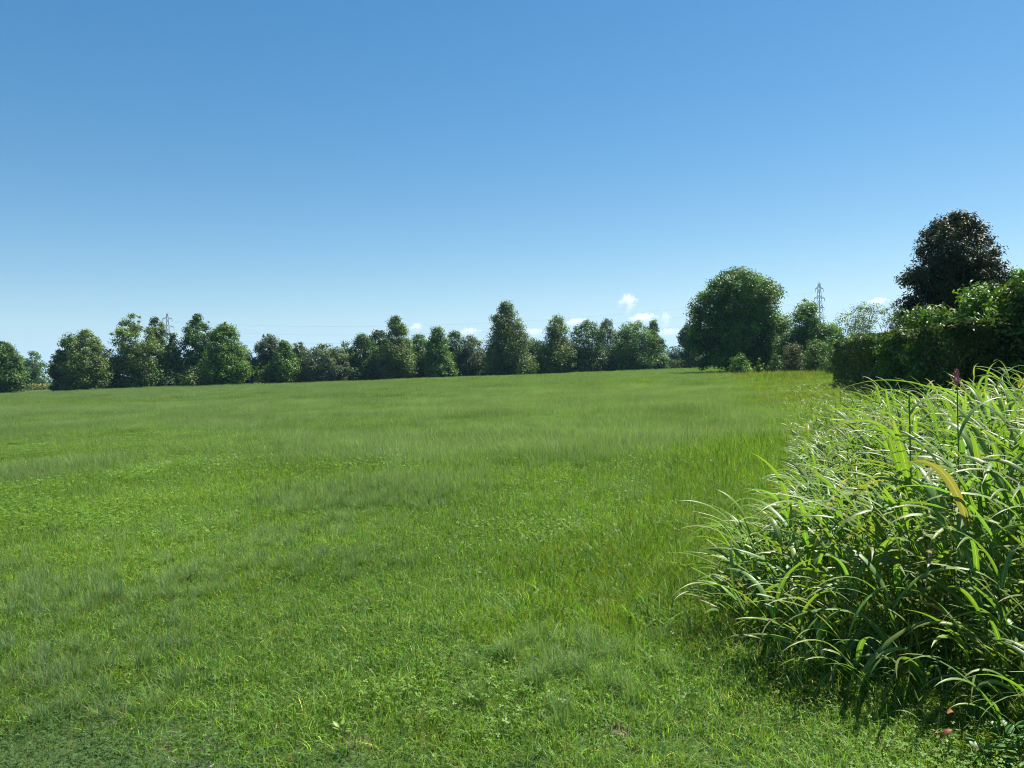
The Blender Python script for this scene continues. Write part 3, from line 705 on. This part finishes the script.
def culms(g, xy, hh, r, leaf_n=(5, 8), Ls=(.55, 1.05), ws=(.022, .046), leanx=-.16, green=TG):
    n = len(xy)
    az = r.uniform(0, 6.28, n); ln = np.abs(r.normal(0, .16, n))
    lv = np.stack([np.cos(az) * ln + leanx, np.sin(az) * ln - .05], -1)
    bases = []; azs = []; Ls_ = []; ws_ = []; t0 = []; t1 = []; cc = []
    for i in range(n):
        h = hh[i]; s = np.linspace(0, 1, 7)[:, None]
        z0 = float(gz(xy[i, 0], xy[i, 1]))
        P = np.concatenate([xy[i][None, :] + lv[i][None, :] * h * s ** 1.7, z0 - .03 + h * s * (1 - .06 * s)], 1)
        tube(g, P, np.linspace(.0048, .002, 7) * (.7 + .3 * h), np.array([.10, .17, .05]) * r.uniform(.8, 1.2), 4)
        m = r.integers(*leaf_n); a0 = r.uniform(0, 6.28)
        for q in range(m):
            u = .10 + .90 * (q + .5 * r.uniform(0, 1)) / m
            b = np.array([np.interp(u, s[:, 0], P[:, c]) for c in range(3)])
            bases.append(b); azs.append(a0 + q * math.pi + r.normal(0, .55) if r.uniform() < .5 else math.pi + r.normal(0, .8)); top = u > .8
            Ls_.append(r.uniform(*Ls) * (.55 + .45 * math.sin(math.pi * min(u, .85))) * min(1, .45 + h * .6)); ws_.append(r.uniform(*ws) * min(1, .5 + .5 * h))
            t0.append(r.uniform(.3, .8) if not top else r.uniform(.1, .5)); t1.append(r.uniform(1.5, 2.8) if not top else r.uniform(1.2, 2.5))
            cc.append(1 - .15 * (1 - u))  # shade low in the stand painted in: lower leaves get a darker colour
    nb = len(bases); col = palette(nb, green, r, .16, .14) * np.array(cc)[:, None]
    dry = r.uniform(0, 1, nb) < .035; col[dry] = np.array([.27, .22, .11]) * r.uniform(.6, 1.1, (int(dry.sum()), 1))
    arch_leaves(g, np.array(bases), np.array(azs), np.array(Ls_), np.array(ws_), np.array(t0), np.array(t1), r, col)

def tall_stand():
    r = np.random.default_rng(91); g = Geo()
    pts = []
    while len(pts) < 720:
        y = 2.9 + r.uniform(0, 1) ** 1.5 * 9.5; x = xb(y) - .05 + r.uniform(0, 1) ** 1.15 * 4.2
        if x > .75 * y + 1.6: continue
        if y < 3.2 and r.uniform() < .4: continue
        pts.append((x, y))
    pts = np.array(pts); h = tall_height(pts[:, 0], pts[:, 1]) * np.exp(r.normal(0, .17, len(pts)))
    h = np.minimum(h, np.interp(pts[:, 1], [2.8, 3.6, 4.5, 8], [.62, .85, 1.12, 1.3]))
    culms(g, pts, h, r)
    # low narrow blades between the stems
    n = 3800; y = 2.7 + r.uniform(0, 1, n) ** 1.4 * 9; x = xb(y) - .28 + r.uniform(0, 1, n) ** 1.1 * 3.8
    base = np.stack([x, y, gz(x, y) - .01], -1); L = r.uniform(.18, .6, n) * np.interp(x - xb(y), [-.3, .3, 1], [.45, .8, 1]); 
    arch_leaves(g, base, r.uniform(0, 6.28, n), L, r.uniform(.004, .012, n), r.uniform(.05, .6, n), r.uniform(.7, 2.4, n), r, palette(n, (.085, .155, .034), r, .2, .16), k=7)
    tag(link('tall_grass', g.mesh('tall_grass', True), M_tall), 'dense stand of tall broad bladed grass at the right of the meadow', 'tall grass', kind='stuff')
    # weeds further along the strip
    g = Geo(); pts = []
    while len(pts) < 900:
        y = 10 + r.uniform(0, 1) ** 1.2 * 24; x = xb(y) - .3 + r.uniform(0, 1) ** 1.1 * 5.5
        if x > .75 * y + 1: continue
        pts.append((x, y))
    pts = np.array(pts); h = np.interp(pts[:, 0] - xb(pts[:, 1]), [-.3, .5, 2], [.35, .6, .75]) * np.exp(r.normal(0, .2, len(pts)))
    h *= np.interp(pts[:, 1], [10, 16, 22, 34], [1.15, .95, .65, .5])
    culms(g, pts, h, r, leaf_n=(4, 7), Ls=(.3, .6), ws=(.016, .034), leanx=-.06, green=(.115, .190, .032))
    tag(link('roadside_weeds', g.mesh('roadside_weeds', True), M_tall), 'knee high broad bladed weeds along the field edge before the hedge', 'weeds', kind='stuff')
tall_stand()

M_head = plain_mat('reddish_seed_head', (.42, .17, .19), .8, (.28, .10, .12), 60)
def stalk(name, label, x, ytop, Y, leaves, rad=.005, head=False, cap=False, lean=(0, 0), seed=1, h=None):
    """one plant that stands out: stem, leaves (az deg, height frac, length, width, th0, th1) and an optional seed head"""
    r = np.random.default_rng(seed); p = at(x, ytop, Y); H = p.z if h is None else h
    b = Vector((p.x - lean[0], Y - lean[1], float(gz(p.x, Y))))
    rt = root(name, b, label, 'grass plant')
    s = np.linspace(0, 1, 10)[:, None]; P = np.concatenate([np.array([lean]) * s ** 1.6, s * H], 1); P[0, 2] = -.03
    g = Geo(); tube(g, P, np.linspace(rad, rad * .55, 10), (.13, .21, .06), 6)
    if cap: tube(g, [P[-1] - np.array([0, 0, .012]), P[-1] + np.array([0, 0, .004])], rad * 1.3, (.35, .40, .22), 6)
    link('stem', g.mesh('stem', True), M_tall, rt)
    for (az, u, L, w, t0, t1) in leaves:
        bb = np.array([[np.interp(u, s[:, 0], P[:, c]) for c in range(3)]]); gl = Geo()
        arch_leaves(gl, bb, np.array([R(az)]), np.array([L]), np.array([w]), np.array([t0]), np.array([t1]), r, palette(1, TG, r, .05, .05), k=18, twist=.15, power=1.1)
        link('leaf', gl.mesh('leaf', True), M_tall, rt)
    if head:
        gh = Geo(); n = 90; t = r.uniform(0, 1, n)
        for q in range(n):
            z = H - .02 + t[q] * .085; a = r.uniform(0, 6.28); rr_ = .020 * math.sin(math.pi * min(.95, .15 + t[q] * .85)) * r.uniform(.3, 1)
            c = np.array([P[-1, 0] + math.cos(a) * rr_, P[-1, 1] + math.sin(a) * rr_, z]); d = nrm(np.array([math.cos(a) * .5, math.sin(a) * .5, 1.]))
            tube(gh, [c, c + d * .006, c + d * .013], [.0012, .0028, .0006], (1, 1, 1), 4)
        tube(gh, [P[-1], P[-1] + np.array([0, 0, .085])], [.003, .001], (1, 1, 1), 4)
        link('seed_head', gh.mesh('seed_head'), M_head, rt)
    return rt

stalk('flowering_grass', 'tall grass stalk topped by a dark pink seed head', 957, 378, 4.4, [
    (176, .93, .72, .018, 1.0, 2.05), (150, .84, .30, .013, .45, .8), (20, .78, .5, .024, .4, 1.9), (200, .66, .5, .026, .35, 2.2), (0, .5, .5, .026, .4, 2.3)], .0055, head=True, seed=5)
stalk('cut_grass_stem', 'thick cut grass stem with a pale blunt tip', 909, 388, 4.7, [
    (10, .90, .28, .022, .5, 2.2), (185, .84, .40, .026, .7, 2.2), (170, .62, .5, .026, .5, 2.3), (350, .55, .45, .024, .5, 2.2)], .0075, cap=True, seed=6)
stalk('arching_grass', 'grass plant with long blades bowed left above the shaded foot', 800, 606, 4.0, [
    (175, .85, .40, .020, .55, 2.1), (186, .95, .42, .022, .35, 2.0), (160, .7, .35, .016, .6, 1.9), (195, .55, .45, .018, .8, 1.8), (20, .8, .4, .02, .4, 2.0)], seed=7)
stalk('arching_grass', 'grass plant whose pale blades bend low over the dark gap', 800, 632, 3.75, [
    (182, .8, .30, .017, .9, 1.9), (176, .9, .34, .015, 1.1, 1.9), (10, .9, .26, .016, .4, 1.6), (340, .6, .26, .014, .5, 1.9)], seed=8)
stalk('arching_grass', 'lone young grass plant in the shade near the dead leaves', 868, 668, 3.5, [
    (190, .8, .26, .014, .5, 2.1), (10, .9, .25, .016, .4, 1.9), (150, .6, .2, .012, .4, 1.7)], seed=9)
stalk('arching_grass', 'grass plant with broad bright blades at the right edge', 1000, 560, 3.6, [
    (190, .9, .42, .028, .3, 1.5), (160, .7, .5, .026, .5, 2.0), (40, .8, .5, .026, .4, 2.2), (220, .5, .5, .024, .6, 2.2)], seed=10)
stalk('arching_grass', 'grass plant reaching furthest left over the meadow', 742, 540, 4.75, [
    (178, .8, .55, .024, .5, 1.9), (186, .9, .60, .026, .25, 1.7), (170, .6, .5, .022, .9, 1.7), (200, .4, .45, .018, 1.1, 1.7), (0, .8, .4, .024, .3, 2.0)], seed=11, lean=(-.12, 0))

# ------------------------------------------------------------------ small things in the near grass
def dead_leaf(x, y, Y, label, size, seed, z=None):
    r = np.random.default_rng(seed); p = at(x, y, Y); g = Geo(); n = 7
    t = np.linspace(0, 1, n); rt = np.zeros((n, 3, 3))
    for i, u in enumerate(t):
        w = size * .34 * math.sin(math.pi * (.08 + .9 * u)) * r.uniform(.85, 1.15)
        c = np.array([u * size - size / 2, size * .12 * math.sin(u * 5), size * .25 * math.sin(u * 3)])
        for j, q in enumerate((-1, 0, 1)): rt[i, j] = c + np.array([0, q * w, abs(q) * w * .7])
    i = np.arange(n - 1)[:, None] * 3; j = np.arange(2)[None, :]
    F = np.stack([i + j, i + j + 1, i + j + 4, i + j + 3], -1).reshape(-1, 4)
    g.add(rt.reshape(-1, 3), F, (1, 1, 1)); tube(g, [(-size * .5, 0, 0), (-size * .7, .01, .005)], .0012, (1, 1, 1), 4)
    o = link('dead_leaf', g.mesh('dead_leaf', True), M_dead, None, (p.x, Y, max(p.z, .02) if z is None else z)); o.rotation_euler = (r.normal(0, .5), r.normal(0, .5), r.uniform(0, 6.28))
    return tag(o, label, 'dead leaf')
dead_leaf(951, 714, 3.28, 'curled rusty dead leaf in the dark gap of the tall grass', .036, 1)
dead_leaf(943, 708, 3.30, 'small dry leaf tip just above the curled rusty leaf', .022, 2)
dead_leaf(950, 734, 3.18, 'brown wilted leaf lowest in the shaded grass, over a pale sprout', .045, 3)
dead_leaf(938, 736, 3.17, 'second brown wilted leaf left of the lowest one', .035, 4)

def pebble(x, y, Y, label, s, seed):
    r = np.random.default_rng(seed); p = at(x, y, Y)
    nu, nv = 10, 7; V = []
    for i in range(nv):
        ph = math.pi * i / (nv - 1)
        for j in range(nu):
            a = 2 * math.pi * j / nu; k = 1 + .18 * math.sin(3 * a + seed) + .12 * math.sin(2 * a + 4 * ph)
            V.append((s * 1.2 * k * math.sin(ph) * math.cos(a), s * .8 * k * math.sin(ph) * math.sin(a), s * .55 * math.cos(ph)))
    F = [(i * nu + j, (i + 1) * nu + j, (i + 1) * nu + (j + 1) % nu, i * nu + (j + 1) % nu) for i in range(nv - 1) for j in range(nu)]
    g = Geo(); g.add(V, F, (1, 1, 1))
    o = link('stone', g.mesh('stone', True), M_stone, None, (p.x, Y, float(gz(p.x, Y)) + s * .3)); o.rotation_euler[2] = r.uniform(0, 6)
    tag(o, label, 'stone')
pebble(36, 765, 3.22, 'pale stone at the bare bottom left corner of the meadow', .022, 1)
pebble(212, 764, 3.22, 'pale brown stone on the trodden edge of the meadow, right of the other', .02, 2)

def sprout(x, y, Y, label, n, leaf, h, col, seed, mat=None, wide=.5, droop=1.2):
    """low broad leaved plant"""
    r = np.random.default_rng(seed); p = at(x, y, Y); b = Vector((p.x, Y, float(gz(p.x, Y))))
    rt = root('broadleaf_weed', b, label, 'weed')
    g = Geo(); s = Geo(); az = np.arange(n) * 2.4 + r.normal(0, .3, n); hh = r.uniform(.35, 1, n) * h
    tips = np.stack([np.cos(az) * r.uniform(.01, .05, n) * h / .1, np.sin(az) * r.uniform(.01, .05, n) * h / .1, hh], -1)
    for q in range(n):
        u = np.linspace(0, 1, 5)[:, None]; tube(s, tips[q] * np.concatenate([u ** 1.5, u ** 1.5, u], 1) - np.array([0, 0, .01]) * (1 - u), .0015, (.12, .2, .06), 4)
    t = 9; L = r.uniform(.7, 1.2, n) * leaf
    th0 = r.uniform(.8, 1.3, n); th1 = th0 + r.uniform(.3, .8, n)
    tt = np.linspace(0, 1, t); th = th0[:, None] + (th1 - th0)[:, None] * tt
    d = np.stack([np.sin(th) * np.cos(az)[:, None], np.sin(th) * np.sin(az)[:, None], np.cos(th)], -1)
    P = tips[:, None, :] + np.concatenate([np.zeros((n, 1, 3)), np.cumsum(d[:, :-1] * (L / (t - 1))[:, None, None], 1)], 1)
    side = np.repeat(np.stack([-np.sin(az), np.cos(az), 0 * az], -1)[:, None, :], t, 1)
    ribbon(g, P, side, (L * wide / 2)[:, None] * (np.sin(np.pi * np.clip(tt * .95 + .04, 0, 1)) ** .8)[None, :] + .0005, .25, palette(n, col, r, .12, .1))
    link('leaves', g.mesh('leaves', True), M_tall, rt); link('stem', s.mesh('stem', True), M_tall, rt)
sprout(342, 722, 3.45, 'yellow green seedling above the bare soil spot', 7, .035, .07, (.16, .24, .03), 1)
sprout(357, 722, 3.5, 'smaller yellow green seedling right of the first one', 5, .03, .06, (.16, .24, .03), 2)
sprout(1003, 745, 3.12, 'leafy low weed in the bottom right corner', 16, .055, .13, (.06, .16, .03), 3)
sprout(985, 752, 3.05, 'small leafy weed left of the bigger corner weed', 12, .045, .10, (.06, .16, .03), 4)
sprout(1020, 756, 3.0, 'leafy weed cut by the bottom right corner of the photo', 14, .055, .11, (.07, .17, .03), 5)
sprout(946, 742, 3.12, 'pale sprout under the brown wilted leaves', 6, .03, .06, (.12, .22, .05), 6)

# ------------------------------------------------------------------ air and clouds
def box_mesh(name, lo, hi):
    x0, y0, z0 = lo; x1, y1, z1 = hi
    V = [(x0, y0, z0), (x1, y0, z0), (x1, y1, z0), (x0, y1, z0), (x0, y0, z1), (x1, y0, z1), (x1, y1, z1), (x0, y1, z1)]
    F = [(3, 2, 1, 0), (4, 5, 6, 7), (0, 1, 5, 4), (1, 2, 6, 5), (2, 3, 7, 6), (3, 0, 4, 7)]
    me = bpy.data.meshes.new(name); me.from_pydata(V, [], F); me.update(); return me
def haze():
    m = bpy.data.materials.new('haze_air'); m.use_nodes = True; nt = m.node_tree
    nt.nodes.remove(nt.nodes['Principled BSDF'])
    v = nd(nt, 'ShaderNodeVolumePrincipled'); v.inputs['Color'].default_value = (.42, .68, 1.0, 1); v.inputs['Density'].default_value = 1.5e-4
    v.inputs['Anisotropy'].default_value = .1
    nt.links.new(v.outputs[0], nt.nodes['Material Output'].inputs['Volume'])
    o = link('haze', box_mesh('haze', (-9000, -9000, -5.5), (9000, 9000, 215)), m)
    tag(o, kind='stuff'); o['label'] = 'thin bluish summer haze over the plain'; o['category'] = 'haze'
haze()

def cloud_mat():
    m = bpy.data.materials.new('cloud_vapour'); m.use_nodes = True; nt = m.node_tree; L = nt.links.new
    nt.nodes.remove(nt.nodes['Principled BSDF'])
    tc = nd(nt, 'ShaderNodeTexCoord'); nz = nd(nt, 'ShaderNodeTexNoise'); nz.inputs['Scale'].default_value = 1.6; nz.inputs['Detail'].default_value = 5; nz.inputs['Roughness'].default_value = .62
    L(tc.outputs['Object'], nz.inputs['Vector'])
    ln = nd(nt, 'ShaderNodeVectorMath', operation='LENGTH'); L(tc.outputs['Object'], ln.inputs[0])
    sub = nd(nt, 'ShaderNodeMath', operation='MULTIPLY_ADD'); L(nz.outputs['Fac'], sub.inputs[0]); sub.inputs[1].default_value = 2.2
    neg = nd(nt, 'ShaderNodeMath', operation='MULTIPLY'); L(ln.outputs['Value'], neg.inputs[0]); neg.inputs[1].default_value = -1.0
    L(neg.outputs[0], sub.inputs[2])
    mr = nd(nt, 'ShaderNodeMapRange'); mr.inputs['From Min'].default_value = .45; mr.inputs['From Max'].default_value = .85; mr.inputs['To Max'].default_value = .014; L(sub.outputs[0], mr.inputs['Value'])
    v = nd(nt, 'ShaderNodeVolumePrincipled'); v.inputs['Color'].default_value = (1, 1, 1, 1); v.inputs['Anisotropy'].default_value = .3; L(mr.outputs[0], v.inputs['Density'])
    L(v.outputs[0], nt.nodes['Material Output'].inputs['Volume'])
    return m
M_cloud = cloud_mat()
def ellipsoid(name, nu=24, nv=12):
    V = [(math.sin(math.pi * i / nv) * math.cos(2 * math.pi * j / nu), math.sin(math.pi * i / nv) * math.sin(2 * math.pi * j / nu), math.cos(math.pi * i / nv)) for i in range(nv + 1) for j in range(nu)]
    F = [(i * nu + j, (i + 1) * nu + j, (i + 1) * nu + (j + 1) % nu, i * nu + (j + 1) % nu) for i in range(nv) for j in range(nu)]
    return mesh_np(name, V, F)
CL_ = [(627, 302, 12, 14, 'bright puff of cloud above the row, the highest one'), (642, 318, 18, 8, 'wide cloud base just over the flat topped tree'), (665, 319, 7, 12, 'narrow upright wisp of cloud beside the blue hills'),
       (668, 332, 16, 6, 'faint cloud bank low over the blue hills'), (576, 322, 16, 7, 'soft cloud showing between two peaked trees'), (468, 332, 15, 7, 'faint cloud left of the tallest middle tree'),
       (416, 327, 10, 7, 'small cloud right of the tall peaked tree'), (532, 332, 18, 6, 'thin cloud right of the tallest middle tree'), (878, 301, 12, 6, 'pale cloud behind the airy trees on the right')]
for i, (x, y, w, h, lab) in enumerate(CL_):
    Y = 11000; p = at(x, y, Y); me = ellipsoid('cloud'); o = link('cloud', me, M_cloud, None, p); o.scale = (w * Y / FPX, w * .8 * Y / FPX, h * Y / FPX)
    o.rotation_euler[2] = i * .0; tag(o, lab, 'cloud', 'small summer clouds over the horizon')
